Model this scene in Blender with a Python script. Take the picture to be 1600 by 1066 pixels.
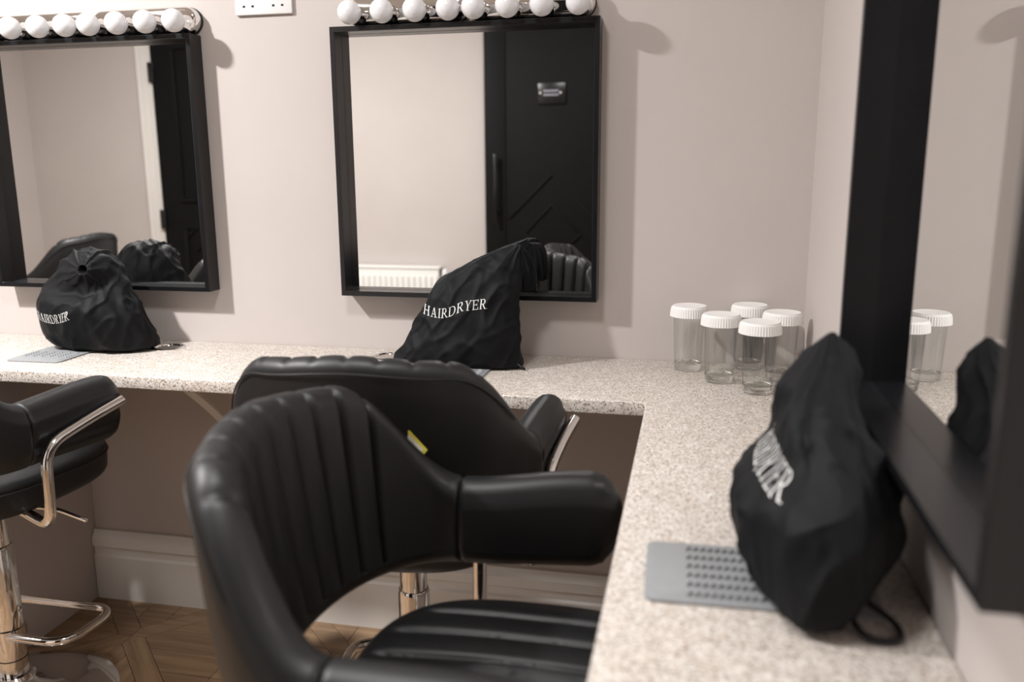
import bpy, bmesh, math, random
from mathutils import Vector, Matrix, noise
from mathutils.bvhtree import BVHTree

for o in list(bpy.data.objects):
    bpy.data.objects.remove(o, do_unlink=True)
scene = bpy.context.scene
COL = scene.collection
PI = math.pi
R = math.radians

# ------------------------------------------------------------------ camera
F_PX, IMG_W = 1322.89, 1600.0
cam_d = bpy.data.cameras.new('camera')
cam_d.sensor_fit = 'HORIZONTAL'
cam_d.sensor_width = 36.0
cam_d.lens = F_PX / IMG_W * 36.0
cam_d.clip_start = 0.02
cam = bpy.data.objects.new('camera', cam_d)
COL.objects.link(cam)
right = Vector((0.97797262, 0.20864761, -0.0059769))
up = Vector((-0.03637691, 0.19856197, 0.97941302))
fwd = Vector((-0.20553897, 0.9576217, -0.20177812))
M = Matrix((right, up, -fwd)).transposed().to_4x4()
M.translation = Vector((-0.24248, -1.91219, 1.17658))
cam.matrix_world = M
cam_d.dof.use_dof = True
cam_d.dof.focus_distance = 1.80
cam_d.dof.aperture_fstop = 2.7
scene.camera = cam

# ------------------------------------------------------------------ world, lights, exposure
world = bpy.data.worlds.new('world')
scene.world = world
world.use_nodes = True
world.node_tree.nodes['Background'].inputs[0].default_value = (0.9, 0.93, 1.0, 1)
world.node_tree.nodes['Background'].inputs[1].default_value = 0.3
vs = scene.view_settings
vs.view_transform = 'Standard'
vs.look = 'None'
vs.exposure = 0.22
vs.gamma = 1.0
vs.use_curve_mapping = False
CEIL = 2.33
# (x, y, watts, radius): main downlight set from cast shadows, other two added as fill
DOWNLIGHTS = [(-2.21, -1.15, 68.0, 0.06), (-0.80, -1.32, 14.0, 0.15), (-3.35, -1.40, 4.0, 0.06)]


def area_lamp(x, y, z, watts, radius):
    ld = bpy.data.lights.new('downlight_lamp', 'AREA')
    ld.shape = 'DISK'
    ld.size = radius * 2
    ld.energy = watts
    ld.color = (1.0, 0.988, 0.98)
    lo = bpy.data.objects.new('downlight_lamp', ld)
    COL.objects.link(lo)
    lo.location = (x, y, z)
    return lo


# ------------------------------------------------------------------ materials
def new_mat(name):
    m = bpy.data.materials.new(name)
    m.use_nodes = True
    nt = m.node_tree
    b = nt.nodes['Principled BSDF']
    return m, nt, b


def coords(nt, scale=(1, 1, 1), out='Object'):
    tc = nt.nodes.new('ShaderNodeTexCoord')
    mp = nt.nodes.new('ShaderNodeMapping')
    mp.inputs['Scale'].default_value = scale
    nt.links.new(tc.outputs[out], mp.inputs[0])
    return mp.outputs[0]


def tex_noise(nt, vec, scale, detail=3, rough=0.5):
    n = nt.nodes.new('ShaderNodeTexNoise')
    n.inputs['Scale'].default_value = scale
    n.inputs['Detail'].default_value = detail
    n.inputs['Roughness'].default_value = rough
    nt.links.new(vec, n.inputs['Vector'])
    return n.outputs['Fac']


def ramp(nt, fac, stops):
    r = nt.nodes.new('ShaderNodeValToRGB')
    els = r.color_ramp.elements
    while len(els) < len(stops):
        els.new(0.5)
    for e, (p, c) in zip(els, stops):
        e.position = p
        e.color = c if len(c) == 4 else (*c, 1)
    nt.links.new(fac, r.inputs[0])
    return r.outputs[0]


def bump(nt, bsdf, fac, strength, dist):
    bn = nt.nodes.new('ShaderNodeBump')
    bn.inputs['Strength'].default_value = strength
    bn.inputs['Distance'].default_value = dist
    nt.links.new(fac, bn.inputs['Height'])
    nt.links.new(bn.outputs[0], bsdf.inputs['Normal'])


def plain(name, col, rough=0.5, metal=0.0, var=0.05, scale=30, bmp=0.0, bscale=400, bdist=0.0005, spec=None, coat=0.0):
    m, nt, b = new_mat(name)
    v = coords(nt)
    n = tex_noise(nt, v, scale)
    lo = tuple(max(0, c * (1 - var)) for c in col)
    hi = tuple(min(1, c * (1 + var)) for c in col)
    nt.links.new(ramp(nt, n, [(0.3, lo), (0.7, hi)]), b.inputs['Base Color'])
    b.inputs['Roughness'].default_value = rough
    b.inputs['Metallic'].default_value = metal
    if spec is not None:
        b.inputs['Specular IOR Level'].default_value = spec
    if coat:
        b.inputs['Coat Weight'].default_value = coat
    if bmp:
        bump(nt, b, tex_noise(nt, v, bscale, 4), bmp, bdist)
    return m


MT = {}
MT['wall'] = plain('wall_paint', (0.54, 0.488, 0.462), 0.75, var=0.02, scale=4, bmp=0.15, bscale=250, bdist=0.0008)
MT['ceiling'] = plain('ceiling_paint', (0.78, 0.76, 0.73), 0.85, var=0.02, scale=4)
MT['white_gloss'] = plain('white_satin_paint', (0.74, 0.71, 0.67), 0.35, var=0.02, scale=6)
MT['white_plastic'] = plain('white_plastic', (0.78, 0.77, 0.77), 0.35, var=0.01)
MT['hole'] = plain('dark_hole', (0.01, 0.01, 0.01), 0.8)
MT['frame'] = plain('black_powder_coat', (0.006, 0.0062, 0.0075), 0.27, var=0.1)
MT['door'] = plain('black_door_paint', (0.005, 0.005, 0.0054), 0.6, var=0.1, bmp=0.1, bscale=120, spec=0.14)
MT['chrome'] = plain('chrome', (0.80, 0.79, 0.78), 0.06, 1.0, var=0.01)
MT['steel'] = plain('brushed_steel', (0.62, 0.60, 0.57), 0.22, 1.0, var=0.03)
MT['opal'] = plain('opal_bulb', (0.80, 0.80, 0.82), 0.16, var=0.005, coat=0.4)
MT['lid'] = plain('white_paper_lid', (0.84, 0.83, 0.81), 0.6, var=0.01)
MT['mat'] = plain('grey_silicone', (0.285, 0.295, 0.305), 0.5, var=0.03, scale=60)
MT['cord'] = plain('black_cord', (0.010, 0.010, 0.011), 0.8)
MT['letter'] = plain('white_print', (0.78, 0.78, 0.76), 0.7, var=0.04, scale=300)
MT['radiator'] = plain('radiator_enamel', (0.80, 0.79, 0.76), 0.35, var=0.01)
MT['yellow'] = plain('yellow_card', (0.55, 0.48, 0.05), 0.55)
MT['card'] = plain('white_card', (0.55, 0.54, 0.50), 0.6)
MT['plate_print'] = plain('grey_print', (0.32, 0.33, 0.38), 0.5)
MT['pearl'] = plain('pale_screw_cap', (0.7, 0.68, 0.62), 0.3)
MT['rubber'] = plain('black_rubber', (0.012, 0.012, 0.012), 0.6)


def leather():
    m, nt, b = new_mat('black_leather')
    v = coords(nt)
    n = tex_noise(nt, v, 9)
    nt.links.new(ramp(nt, n, [(0.3, (0.0055, 0.0058, 0.0066)), (0.7, (0.0082, 0.0086, 0.0097))]), b.inputs['Base Color'])
    b.inputs['Roughness'].default_value = 0.48
    b.inputs['Specular IOR Level'].default_value = 0.48
    vo = nt.nodes.new('ShaderNodeTexVoronoi')
    vo.inputs['Scale'].default_value = 620
    nt.links.new(v, vo.inputs['Vector'])
    bump(nt, b, vo.outputs['Distance'], 0.12, 0.0004)
    return m


def fabric():
    m, nt, b = new_mat('black_cotton')
    v = coords(nt)
    n = tex_noise(nt, v, 25)
    nt.links.new(ramp(nt, n, [(0.3, (0.0030, 0.0034, 0.0044)), (0.7, (0.0056, 0.0062, 0.0077))]), b.inputs['Base Color'])
    b.inputs['Roughness'].default_value = 0.62
    b.inputs['Specular IOR Level'].default_value = 0.18
    b.inputs['Sheen Weight'].default_value = 0.0
    b.inputs['Sheen Roughness'].default_value = 0.4
    w = nt.nodes.new('ShaderNodeTexWave')
    w.inputs['Scale'].default_value = 420
    w.bands_direction = 'DIAGONAL'
    nt.links.new(v, w.inputs['Vector'])
    bump(nt, b, w.outputs['Fac'], 0.12, 0.0003)
    return m


def speckle():
    m, nt, b = new_mat('speckled_laminate')
    v = coords(nt)

    def layer(prev, scale, thr, col, seed, soft=0.025, detail=1.5):
        mp = nt.nodes.new('ShaderNodeMapping')
        mp.inputs['Location'].default_value = (seed, seed * 1.7, seed * 0.6)
        nt.links.new(v, mp.inputs[0])
        n = tex_noise(nt, mp.outputs[0], scale, detail, 0.55)
        mask = ramp(nt, n, [(thr, (0, 0, 0)), (thr + soft, (1, 1, 1))])
        mx = nt.nodes.new('ShaderNodeMix')
        mx.data_type = 'RGBA'
        nt.links.new(mask, mx.inputs['Factor'])
        nt.links.new(prev, mx.inputs['A'])
        mx.inputs['B'].default_value = (*col, 1)
        return mx.outputs['Result']
    base = ramp(nt, tex_noise(nt, v, 60), [(0.35, (0.57, 0.51, 0.455)), (0.65, (0.68, 0.63, 0.58))])
    c = layer(base, 240, 0.585, (0.40, 0.335, 0.285), 1.3)
    c = layer(c, 210, 0.60, (0.78, 0.73, 0.68), 7.1)
    c = layer(c, 260, 0.615, (0.22, 0.18, 0.15), 3.7)
    c = layer(c, 210, 0.675, (0.33, 0.21, 0.165), 11.9)
    c = layer(c, 290, 0.655, (0.085, 0.07, 0.06), 17.3)
    nt.links.new(c, b.inputs['Base Color'])
    b.inputs['Roughness'].default_value = 0.42
    return m


def oak(i):
    m, nt, b = new_mat('oak_plank')
    tc = nt.nodes.new('ShaderNodeTexCoord')
    mp = nt.nodes.new('ShaderNodeMapping')
    mp.inputs['Scale'].default_value = (3, 45, 20)
    mp.inputs['Location'].default_value = (i * 3.1, i * 1.7, 0)
    nt.links.new(tc.outputs['Object'], mp.inputs[0])
    n = tex_noise(nt, mp.outputs[0], 1.0, 6, 0.6)
    k = (0.85, 1.0, 1.18, 0.95)[i]
    d = tuple(c * k for c in (0.20, 0.122, 0.068))
    l = tuple(c * k for c in (0.40, 0.262, 0.155))
    nt.links.new(ramp(nt, n, [(0.3, d), (0.7, l)]), b.inputs['Base Color'])
    b.inputs['Roughness'].default_value = 0.42
    bump(nt, b, n, 0.08, 0.001)
    return m


def mirror_mat():
    m, nt, b = new_mat('silvered_glass')
    v = coords(nt)
    nt.links.new(ramp(nt, tex_noise(nt, v, 2), [(0, (0.86, 0.865, 0.855)), (1, (0.88, 0.885, 0.875))]), b.inputs['Base Color'])
    b.inputs['Metallic'].default_value = 1.0
    b.inputs['Roughness'].default_value = 0.0
    return m


def thin_glass():
    m, nt, b = new_mat('clear_glass')
    nt.nodes.remove(b)
    tr = nt.nodes.new('ShaderNodeBsdfTransparent')
    tr.inputs[0].default_value = (0.985, 0.99, 0.987, 1)
    gl = nt.nodes.new('ShaderNodeBsdfGlossy')
    gl.inputs['Roughness'].default_value = 0.02
    lw = nt.nodes.new('ShaderNodeLayerWeight')
    lw.inputs['Blend'].default_value = 0.5
    pw = nt.nodes.new('ShaderNodeMath')
    pw.operation = 'POWER'
    pw.inputs[1].default_value = 4.0
    nt.links.new(lw.outputs['Facing'], pw.inputs[0])
    fr = nt.nodes.new('ShaderNodeMath')
    fr.operation = 'MULTIPLY_ADD'
    fr.inputs[1].default_value = 0.55
    fr.inputs[2].default_value = 0.035
    nt.links.new(pw.outputs[0], fr.inputs[0])
    mx = nt.nodes.new('ShaderNodeMixShader')
    nt.links.new(fr.outputs[0], mx.inputs[0])
    nt.links.new(tr.outputs[0], mx.inputs[1])
    nt.links.new(gl.outputs[0], mx.inputs[2])
    nt.links.new(mx.outputs[0], nt.nodes['Material Output'].inputs[0])
    return m


def solid_glass():
    m, nt, b = new_mat('thick_glass')
    b.inputs['Base Color'].default_value = (0.95, 0.97, 0.95, 1)
    b.inputs['Transmission Weight'].default_value = 1.0
    b.inputs['Roughness'].default_value = 0.0
    b.inputs['IOR'].default_value = 1.5
    return m


MT['leather'] = leather()
MT['fabric'] = fabric()
MT['speckle'] = speckle()
OAK = [oak(i) for i in range(4)]
MT['mirror'] = mirror_mat()
MT['glass'] = thin_glass()
MT['glass_base'] = solid_glass()


# ------------------------------------------------------------------ mesh helpers
class MB:
    def __init__(self):
        self.v, self.f = [], []

    def add(self, verts, faces):
        o = len(self.v)
        self.v += [tuple(p) for p in verts]
        self.f += [tuple(i + o for i in f) for f in faces]
        return self

    def mesh(self, name, smooth=None, bevel=0.0, seg=2, fix=True):
        me = bpy.data.meshes.new(name)
        me.from_pydata(self.v, [], self.f)
        if fix or bevel:
            bm = bmesh.new()
            bm.from_mesh(me)
            if bevel:
                es = [e for e in bm.edges if len(e.link_faces) == 2 and e.calc_face_angle(0) > 0.6]
                bmesh.ops.bevel(bm, geom=es, offset=bevel, segments=seg, profile=0.5, affect='EDGES', clamp_overlap=True)
            bmesh.ops.recalc_face_normals(bm, faces=bm.faces)
            bm.to_mesh(me)
            bm.free()
        if smooth is not None or bevel:
            for p in me.polygons:
                p.use_smooth = True
            me.set_sharp_from_angle(angle=R(smooth if smooth is not None else 35))
        return me


def box(x0, x1, y0, y1, z0, z1):
    v = [(x, y, z) for z in (z0, z1) for y in (y0, y1) for x in (x0, x1)]
    f = [(0, 2, 3, 1), (4, 5, 7, 6), (0, 1, 5, 4), (2, 6, 7, 3), (0, 4, 6, 2), (1, 3, 7, 5)]
    return v, f


def prism(poly, z0, z1):
    n = len(poly)
    v = [(x, y, z0) for x, y in poly] + [(x, y, z1) for x, y in poly]
    f = [tuple(range(n - 1, -1, -1)), tuple(range(n, 2 * n))]
    f += [(i, (i + 1) % n, n + (i + 1) % n, n + i) for i in range(n)]
    return v, f


def lathe(profile, n=48, caps=True):
    v, f = [], []
    for r, z in profile:
        for k in range(n):
            a = 2 * PI * k / n
            v.append((r * math.cos(a), r * math.sin(a), z))
    for i in range(len(profile) - 1):
        for k in range(n):
            a, b = i * n + k, i * n + (k + 1) % n
            f.append((a, b, b + n, a + n))
    if caps:
        f.append(tuple(range(n - 1, -1, -1)))
        m = (len(profile) - 1) * n
        f.append(tuple(range(m, m + n)))
    return v, f


def round_path(pts, rad, n=8, closed=False):
    pts = [Vector(p) for p in pts]
    out = []
    N = len(pts)
    for i, p in enumerate(pts):
        if not closed and i in (0, N - 1):
            out.append(p)
            continue
        a, b = pts[i - 1], pts[(i + 1) % N]
        da, db = (a - p), (b - p)
        r = min(rad, da.length * 0.49, db.length * 0.49)
        s, e = p + da.normalized() * r, p + db.normalized() * r
        for k in range(n + 1):
            t = k / n
            out.append((1 - t) ** 2 * s + 2 * t * (1 - t) * p + t * t * e)
    return out


def tube(path, r, n=12, closed=False):
    path = [Vector(p) for p in path]
    N = len(path)
    v, f = [], []
    ref = None
    for i, p in enumerate(path):
        if closed:
            t = path[(i + 1) % N] - path[i - 1]
        else:
            t = path[min(i + 1, N - 1)] - path[max(i - 1, 0)]
        t.normalize()
        if ref is None:
            ref = t.orthogonal().normalized()
        ref = (ref - t * ref.dot(t)).normalized()
        b = t.cross(ref)
        rr = r(i / (N - 1)) if callable(r) else r
        for k in range(n):
            a = 2 * PI * k / n
            v.append(p + (ref * math.cos(a) + b * math.sin(a)) * rr)
    for i in range(N if closed else N - 1):
        j = (i + 1) % N
        for k in range(n):
            f.append((i * n + k, i * n + (k + 1) % n, j * n + (k + 1) % n, j * n + k))
    if not closed:
        f.append(tuple(range(n - 1, -1, -1)))
        f.append(tuple(range((N - 1) * n, N * n)))
    return v, f


def obj(name, me, mat, parent=None, loc=(0, 0, 0), rotz=0.0, label=None, cat=None, group=None, kind=None):
    o = bpy.data.objects.new(name, me)
    COL.objects.link(o)
    o.location = loc
    o.rotation_euler = (0, 0, rotz)
    if me is not None and mat is not None and len(me.materials) == 0:
        me.materials.append(mat)
    if parent is not None:
        o.parent = parent
    if label:
        o['label'] = label
    if cat:
        o['category'] = cat
    if group:
        o['group'] = group
    if kind:
        o['kind'] = kind
    return o


def thing(name, label, cat, loc=(0, 0, 0), rotz=0.0, group=None):
    return obj(name, None, None, None, loc, rotz, label, cat, group)


def mesh_of(vf, name='part', smooth=None, bevel=0.0, seg=2):
    return MB().add(*vf).mesh(name, smooth, bevel, seg)


def sstep(a, b, x):
    t = max(0.0, min(1.0, (x - a) / (b - a)))
    return t * t * (3 - 2 * t)


# ------------------------------------------------------------------ the setting
XL, YR = -4.20, -2.66
ZC, TC = 0.742, 0.0293          # worktop height, thickness
obj('wall_back', mesh_of(box(XL - .1, 0.1, 0, 0.1, -.06, CEIL)), MT['wall'], kind='structure')
obj('wall_right', mesh_of(box(0, 0.1, YR - .1, 0, -.06, CEIL)), MT['wall'], kind='structure')
obj('wall_left', mesh_of(box(XL - .1, XL, YR - .1, 0, -.06, CEIL)), MT['wall'], kind='structure')
obj('wall_rear', mesh_of(box(XL, 0, YR - .1, YR, -.06, CEIL)), MT['wall'], kind='structure')
obj('ceiling', mesh_of(box(XL - .1, .1, YR - .1, .1, CEIL, CEIL + .08)), MT['ceiling'], kind='structure')

# floor: mitred parquet panels, each plank its own piece
floor = obj('floor', mesh_of(box(XL, 0, YR, 0, -.06, -.012)), MT['hole'], kind='structure')
PAN, CX0, CY0, SW, GAP = 0.60, -1.62, -0.18, 0.055, 0.0008


def clip(poly, nx, ny, c):
    out = []
    for i in range(len(poly)):
        a, b = poly[i - 1], poly[i]
        da, db = nx * a[0] + ny * a[1] - c, nx * b[0] + ny * b[1] - c
        if (da <= 0) != (db <= 0):
            t = da / (da - db)
            out.append((a[0] + t * (b[0] - a[0]), a[1] + t * (b[1] - a[1])))
        if db <= 0:
            out.append(b)
    return out


def panel_polys():
    h, res = PAN / 2 - GAP, []
    nP = 7
    w = PAN / nP
    s = SW / math.sqrt(2)
    for q in range(4):
        ca, sa = round(math.cos(q * PI / 2)), round(math.sin(q * PI / 2))
        for k in range(nP):
            y0, y1 = -PAN / 2 + k * w + GAP, -PAN / 2 + (k + 1) * w - GAP
            p = [(0, y0), (h, y0), (h, y1), (0, y1)]
            p = clip(p, -1, 1, -s - GAP)      # y <= x - s
            if p:
                p = clip(p, -1, -1, -s - GAP)
            if len(p) > 2:
                res.append(([(ca * x - sa * y, sa * x + ca * y) for x, y in p], q * PI / 2))
        a = PI / 4 + q * PI / 2
        d, nn = (math.cos(a), math.sin(a)), (-math.sin(a), math.cos(a))
        hw = SW / 2 - GAP
        p = [(nn[0] * -hw, nn[1] * -hw), (d[0] - nn[0] * hw, d[1] - nn[1] * hw), (d[0] + nn[0] * hw, d[1] + nn[1] * hw), (nn[0] * hw, nn[1] * hw)]
        p = [(x - d[0] * 0, y - d[1] * 0) for x, y in p]
        sx, sy = (1 if d[0] > 0 else -1), (1 if d[1] > 0 else -1)
        for (ax, ay, c) in ((sx, 0, h), (0, sy, h), (-sx, 0, -GAP), (0, -sy, -GAP)):
            if p:
                p = clip(p, ax, ay, c)
        if len(p) > 2:
            res.append((p, a))
    return res


PP = panel_polys()
rnd = random.Random(5)
plank_me = []
for pi_, (p, a) in enumerate(PP):
    cx, cy = sum(x for x, y in p) / len(p), sum(y for x, y in p) / len(p)
    ca, sa = math.cos(-a), math.sin(-a)
    loc = [(ca * (x - cx) - sa * (y - cy), sa * (x - cx) + ca * (y - cy)) for x, y in p]
    vs4 = []
    for i in range(4):
        me = mesh_of(prism(loc, -.012, 0.0), 'plank')
        me.materials.append(OAK[i])
        vs4.append(me)
    plank_me.append((vs4, cx, cy, a))
rest = [MB() for _ in range(4)]
i0, i1 = math.floor((XL - CX0) / PAN - .5), math.ceil((0 - CX0) / PAN + .5)
j0, j1 = math.floor((YR - CY0) / PAN - .5), math.ceil((0 - CY0) / PAN + .5)
for i in range(i0, i1 + 1):
    for j in range(j0, j1 + 1):
        px, py = CX0 + i * PAN, CY0 + j * PAN
        near = -1 <= i <= 2 and -1 <= j <= 0
        for (vs4, cx, cy, a), (poly, _) in zip(plank_me, PP):
            P = [(x + px, y + py) for x, y in poly]
            inside = all(XL < x < 0 and YR < y < 0 for x, y in P)
            mi = rnd.randrange(4)
            if near and inside:
                obj('plank', vs4[mi], None, floor, (px + cx, py + cy, 0), a)
            else:
                for (ax, ay, c) in ((1, 0, 0), (-1, 0, -XL), (0, 1, 0), (0, -1, -YR)):
                    if P:
                        P = clip(P, ax, ay, c)
                if len(P) > 2:
                    rest[mi].add(*prism(P, -.012, 0.0))
for mi in range(4):
    obj('plank_field', rest[mi].mesh('plank_field'), OAK[mi], floor, kind='stuff')


# skirting with a stepped, moulded profile
def skirt(p0, p1, inward, name, length_z=0.2):
    prof = [(0, 0), (.022, 0), (.022, .125), (.017, .131), (.017, .150), (.024, .156), (.024, .180), (.014, .192), (.010, .20), (0, .20)]
    d = Vector(inward)
    v, n = [], len(prof)
    for p in (p0, p1):
        for o, z in prof:
            v.append((p[0] + d.x * o, p[1] + d.y * o, z))
    f = [(i, (i + 1) % n, n + (i + 1) % n, n + i) for i in range(n)] + [tuple(range(n)), tuple(range(2 * n - 1, n - 1, -1))]
    return obj(name, MB().add(v, f).mesh(name), MT['white_gloss'], kind='structure')


skirt((-1.838, 0), (0, 0), (0, -1), 'baseboard_back')
skirt((XL, 0), (-1.882, 0), (0, -1), 'baseboard_back_far')
skirt((0, -.025), (0, YR + .03), (-1, 0), 'baseboard_right')
skirt((-2.35, YR), (-1.42, YR), (0, 1), 'baseboard_rear')

# support panel under the worktop
sp = thing('support_panel', 'painted support panel standing under the back worktop beside the chrome stool base', 'panel', (-1.86, 0, 0))
obj('board', mesh_of(box(-.02, .02, -.288, -.0005, 0.0, ZC - TC - .0005), bevel=.001), MT['wall'], sp)
obj('edge_strip', mesh_of(box(-.0205, .0205, -.291, -.2882, 0.0, ZC - TC - .0005), bevel=.0008), MT['white_gloss'], sp)

# L-shaped worktop
CB, CR = 0.3605, 0.3191
poly = [(XL + .001, -.0008), (XL + .001, -CB), (-CR, -CB), (-CR, YR + .001), (-.0008, YR + .001), (-.0008, -.0008)]
obj('worktop', mesh_of(prism(poly, ZC - TC, ZC), bevel=.0035, seg=3), MT['speckle'],
    label='L-shaped speckled beige laminate worktop running along both walls', cat='worktop')


# white shelf bracket under the back run
def bracket(x, label):
    b = thing('shelf_bracket', label, 'bracket', (x, 0, 0), 0, 'white brackets under the worktop')
    zt = ZC - TC - .0005
    w = .014
    obj('wall_leg', mesh_of(box(-w, w, -.005, -.0004, zt - .26, zt), bevel=.001), MT['white_gloss'], b)
    obj('shelf_leg', mesh_of(box(-w, w, -.30, -.0052, zt - .005, zt), bevel=.001), MT['white_gloss'], b)
    v, f = [], []
    pts = []
    for k in range(13):
        t = k / 12
        a, c, e = Vector((0, -.26, zt - .007)), Vector((0, -.13, zt - .10)), Vector((0, -.006, zt - .23))
        pts.append((1 - t) ** 2 * a + 2 * t * (1 - t) * c + t * t * e)
    for p in pts:
        v += [(-w, p.y, p.z), (w, p.y, p.z), (w, p.y - .004, p.z - .004), (-w, p.y - .004, p.z - .004)]
    for k in range(12):
        for q in range(4):
            f.append((k * 4 + q, k * 4 + (q + 1) % 4, k * 4 + 4 + (q + 1) % 4, k * 4 + 4 + q))
    f += [(3, 2, 1, 0), (48, 49, 50, 51)]
    obj('brace', MB().add(v, f).mesh('brace'), MT['white_gloss'], b)


bracket(-1.365, 'white curved shelf bracket under the back worktop between the stools')


# ------------------------------------------------------------------ mirrors
MW, FD, FW = 0.606, 0.0488, 0.0115


def mirror(name, label, loc, rotz):
    # local: x along the wall, -y into the room, z up; origin at the lower left corner on the wall
    t = thing(name, label, 'mirror', loc, rotz, 'black framed wall mirrors')
    prof = [(0, -.0006), (0, -FD + .001), (.001, -FD), (FW - .001, -FD), (FW, -FD + .001), (FW, -.0006)]
    v, f, n = [], [], len(prof)
    for (cx, cz, sx, sz) in ((0, 0, 1, 1), (MW, 0, -1, 1), (MW, MW, -1, -1), (0, MW, 1, -1)):
        for o, y in prof:
            v.append((cx + sx * o, y, cz + sz * o))
    for k in range(4):
        j = (k + 1) % 4
        for i in range(n):
            f.append((k * n + i, j * n + i, j * n + (i + 1) % n, k * n + (i + 1) % n))
    obj('frame', MB().add(v, f).mesh('frame'), MT['frame'], t)
    obj('mirror_glass', mesh_of(box(FW + .0003, MW - FW - .0003, -.006, -.001, FW + .0003, MW - FW - .0003)), MT['mirror'], t)
    return t


ZM = 0.8787
mirror('wall_mirror', 'square black framed mirror on the back wall behind the middle stool', (-1.056, 0, ZM), 0)
mirror('wall_mirror', 'square black framed mirror at the left edge of the back wall', (-2.009, 0, ZM), 0)
mirror('wall_mirror', 'large black framed mirror in the right foreground on the side wall', (0, -.739, ZM + .006), -PI / 2)


# ------------------------------------------------------------------ bulb bars
def bulb_bar(x0, x1, bulbs, label):
    z0, z1 = 1.4875, 1.548
    zc = (z0 + z1) / 2
    t = thing('vanity_light', label, 'light', ((x0 + x1) / 2, 0, zc), 0, 'chrome bulb bars above the mirrors')
    L, H = (x1 - x0) / 2 - .001, (z1 - z0) / 2
    # backplate with half-round ends, and a bowed chrome cover
    def stadium(l, h, n=12):
        p = []
        for k in range(n + 1):
            a = -PI / 2 + PI * k / n
            p.append((l - h + h * math.cos(a), h * math.sin(a)))
        for k in range(n + 1):
            a = PI / 2 + PI * k / n
            p.append((-l + h + h * math.cos(a), h * math.sin(a)))
        return p
    def loft(levels):
        v, f = [], []
        n = None
        for l, h, y in levels:
            s = stadium(l, h)
            n = len(s)
            v += [(a, y, b) for a, b in s]
        for i in range(len(levels) - 1):
            for k in range(n):
                f.append((i * n + k, i * n + (k + 1) % n, (i + 1) * n + (k + 1) % n, (i + 1) * n + k))
        f.append(tuple(range(n)))
        f.append(tuple(range(len(levels) * n - 1, (len(levels) - 1) * n - 1, -1)))
        return v, f
    obj('backplate', mesh_of(loft([(L, H, -.0006), (L, H, -.008)]), smooth=40), MT['rubber'], t)
    obj('chrome_cover', mesh_of(loft([(L - .001, H - .001, -.008), (L - .001, H - .001, -.026), (L - .003, H - .004, -.031), (L - .008, H - .009, -.034)]), smooth=50), MT['chrome'], t)
    for bx in bulbs:
        dx, dz = bx - (x0 + x1) / 2, 1.507 - zc
        s = obj('lamp_holder', mesh_of(([(x, -z, y) for x, y, z in lathe([(.0215, .033), (.0215, .040), (.019, .044), (.015, .056), (.0135, .062)], 32)[0]], lathe([(.0215, .033), (.0215, .040), (.019, .044), (.015, .056), (.0135, .062)], 32)[1]), smooth=40), MT['chrome'], t, (dx, 0, dz))
        prof = []
        rb, yc = .0256, .084
        for k in range(23):
            a = PI * k / 22
            r = rb * math.sin(a)
            z = yc - rb * math.cos(a)
            if a < 1.0:
                r = max(r, .0118 + .0 * a)
            prof.append((max(r, .0004), z))
        lv, lf = lathe(prof, 36)
        obj('bulb', mesh_of(([(x, -z, y) for x, y, z in lv], lf), smooth=60), MT['opal'], s)
    return t


bulb_bar(-1.022, -.742, (-.992, -.918, -.844, -.770), 'chrome four-bulb bar over the left half of the middle mirror')
bulb_bar(-.742, -.462, (-.714, -.641, -.568, -.492), 'chrome four-bulb bar over the right half of the middle mirror')
bulb_bar(-1.672, -1.392, (-1.419, -1.492, -1.566, -1.640), 'chrome four-bulb bar over the right half of the left mirror')
bulb_bar(-1.952, -1.672, (-1.704, -1.777, -1.853, -1.925), 'chrome four-bulb bar over the left half of the left mirror, cut by the edge')

# double socket
so = thing('wall_socket', 'white double wall socket on the back wall between the two mirrors', 'socket', (-1.2335, 0, 1.5245))
obj('plate', mesh_of(box(-.0715, .0715, -.009, -.0005, 0, .086), bevel=.003), MT['white_plastic'], so)
for s in (-1, 1):
    obj('rocker_switch', mesh_of(box(s * .018 - .006, s * .018 + .006, -.012, -.0085, .055, .073), bevel=.001), MT['white_plastic'], so)
    for dx in (-.0111, .0111):
        obj('pin_hole', mesh_of(box(s * .037 + dx - .003, s * .037 + dx + .003, -.0094, -.0085, .0165, .021)), MT['hole'], so)
    obj('pin_hole', mesh_of(box(s * .037 - .002, s * .037 + .002, -.0094, -.0085, .040, .048)), MT['hole'], so)


# ------------------------------------------------------------------ stools
ZS0, ZST = 0.512, 0.590     # seat underside / top
EA, EB, XC, ARM = 0.150, 0.230, -0.12, 0.225
_tab = [(0.0, 0.0)]
_pp = None
for _k in range(401):
    _a = PI / 2 * _k / 400
    _p = (XC - EA * math.cos(_a), EB * math.sin(_a))
    if _pp:
        _tab.append((_tab[-1][0] + math.dist(_p, _pp), _a))
    _pp = _p
SARC = _tab[-1][0]


def plan(s):
    """centre line of the wrap-around back: s = 0 at the rear; returns x, y, outward normal, angle"""
    sg = 1 if s >= 0 else -1
    u = abs(s)
    if u >= SARC:
        return XC + (u - SARC), sg * (EB + .024 * sstep(0, .22, u - SARC)), 0.0, sg * 1.0, PI / 2
    lo, hi = 0, len(_tab) - 1
    while hi - lo > 1:
        m = (lo + hi) // 2
        if _tab[m][0] <= u:
            lo = m
        else:
            hi = m
    t = (u - _tab[lo][0]) / max(1e-9, _tab[hi][0] - _tab[lo][0])
    a = _tab[lo][1] + t * (_tab[hi][1] - _tab[lo][1])
    nx, ny = -math.cos(a) / EA, math.sin(a) / EB
    l = math.hypot(nx, ny)
    return XC - EA * math.cos(a), sg * EB * math.sin(a), nx / l, sg * ny / l, a


SEAMS = [k * .043 for k in range(-4, 5)]


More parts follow.
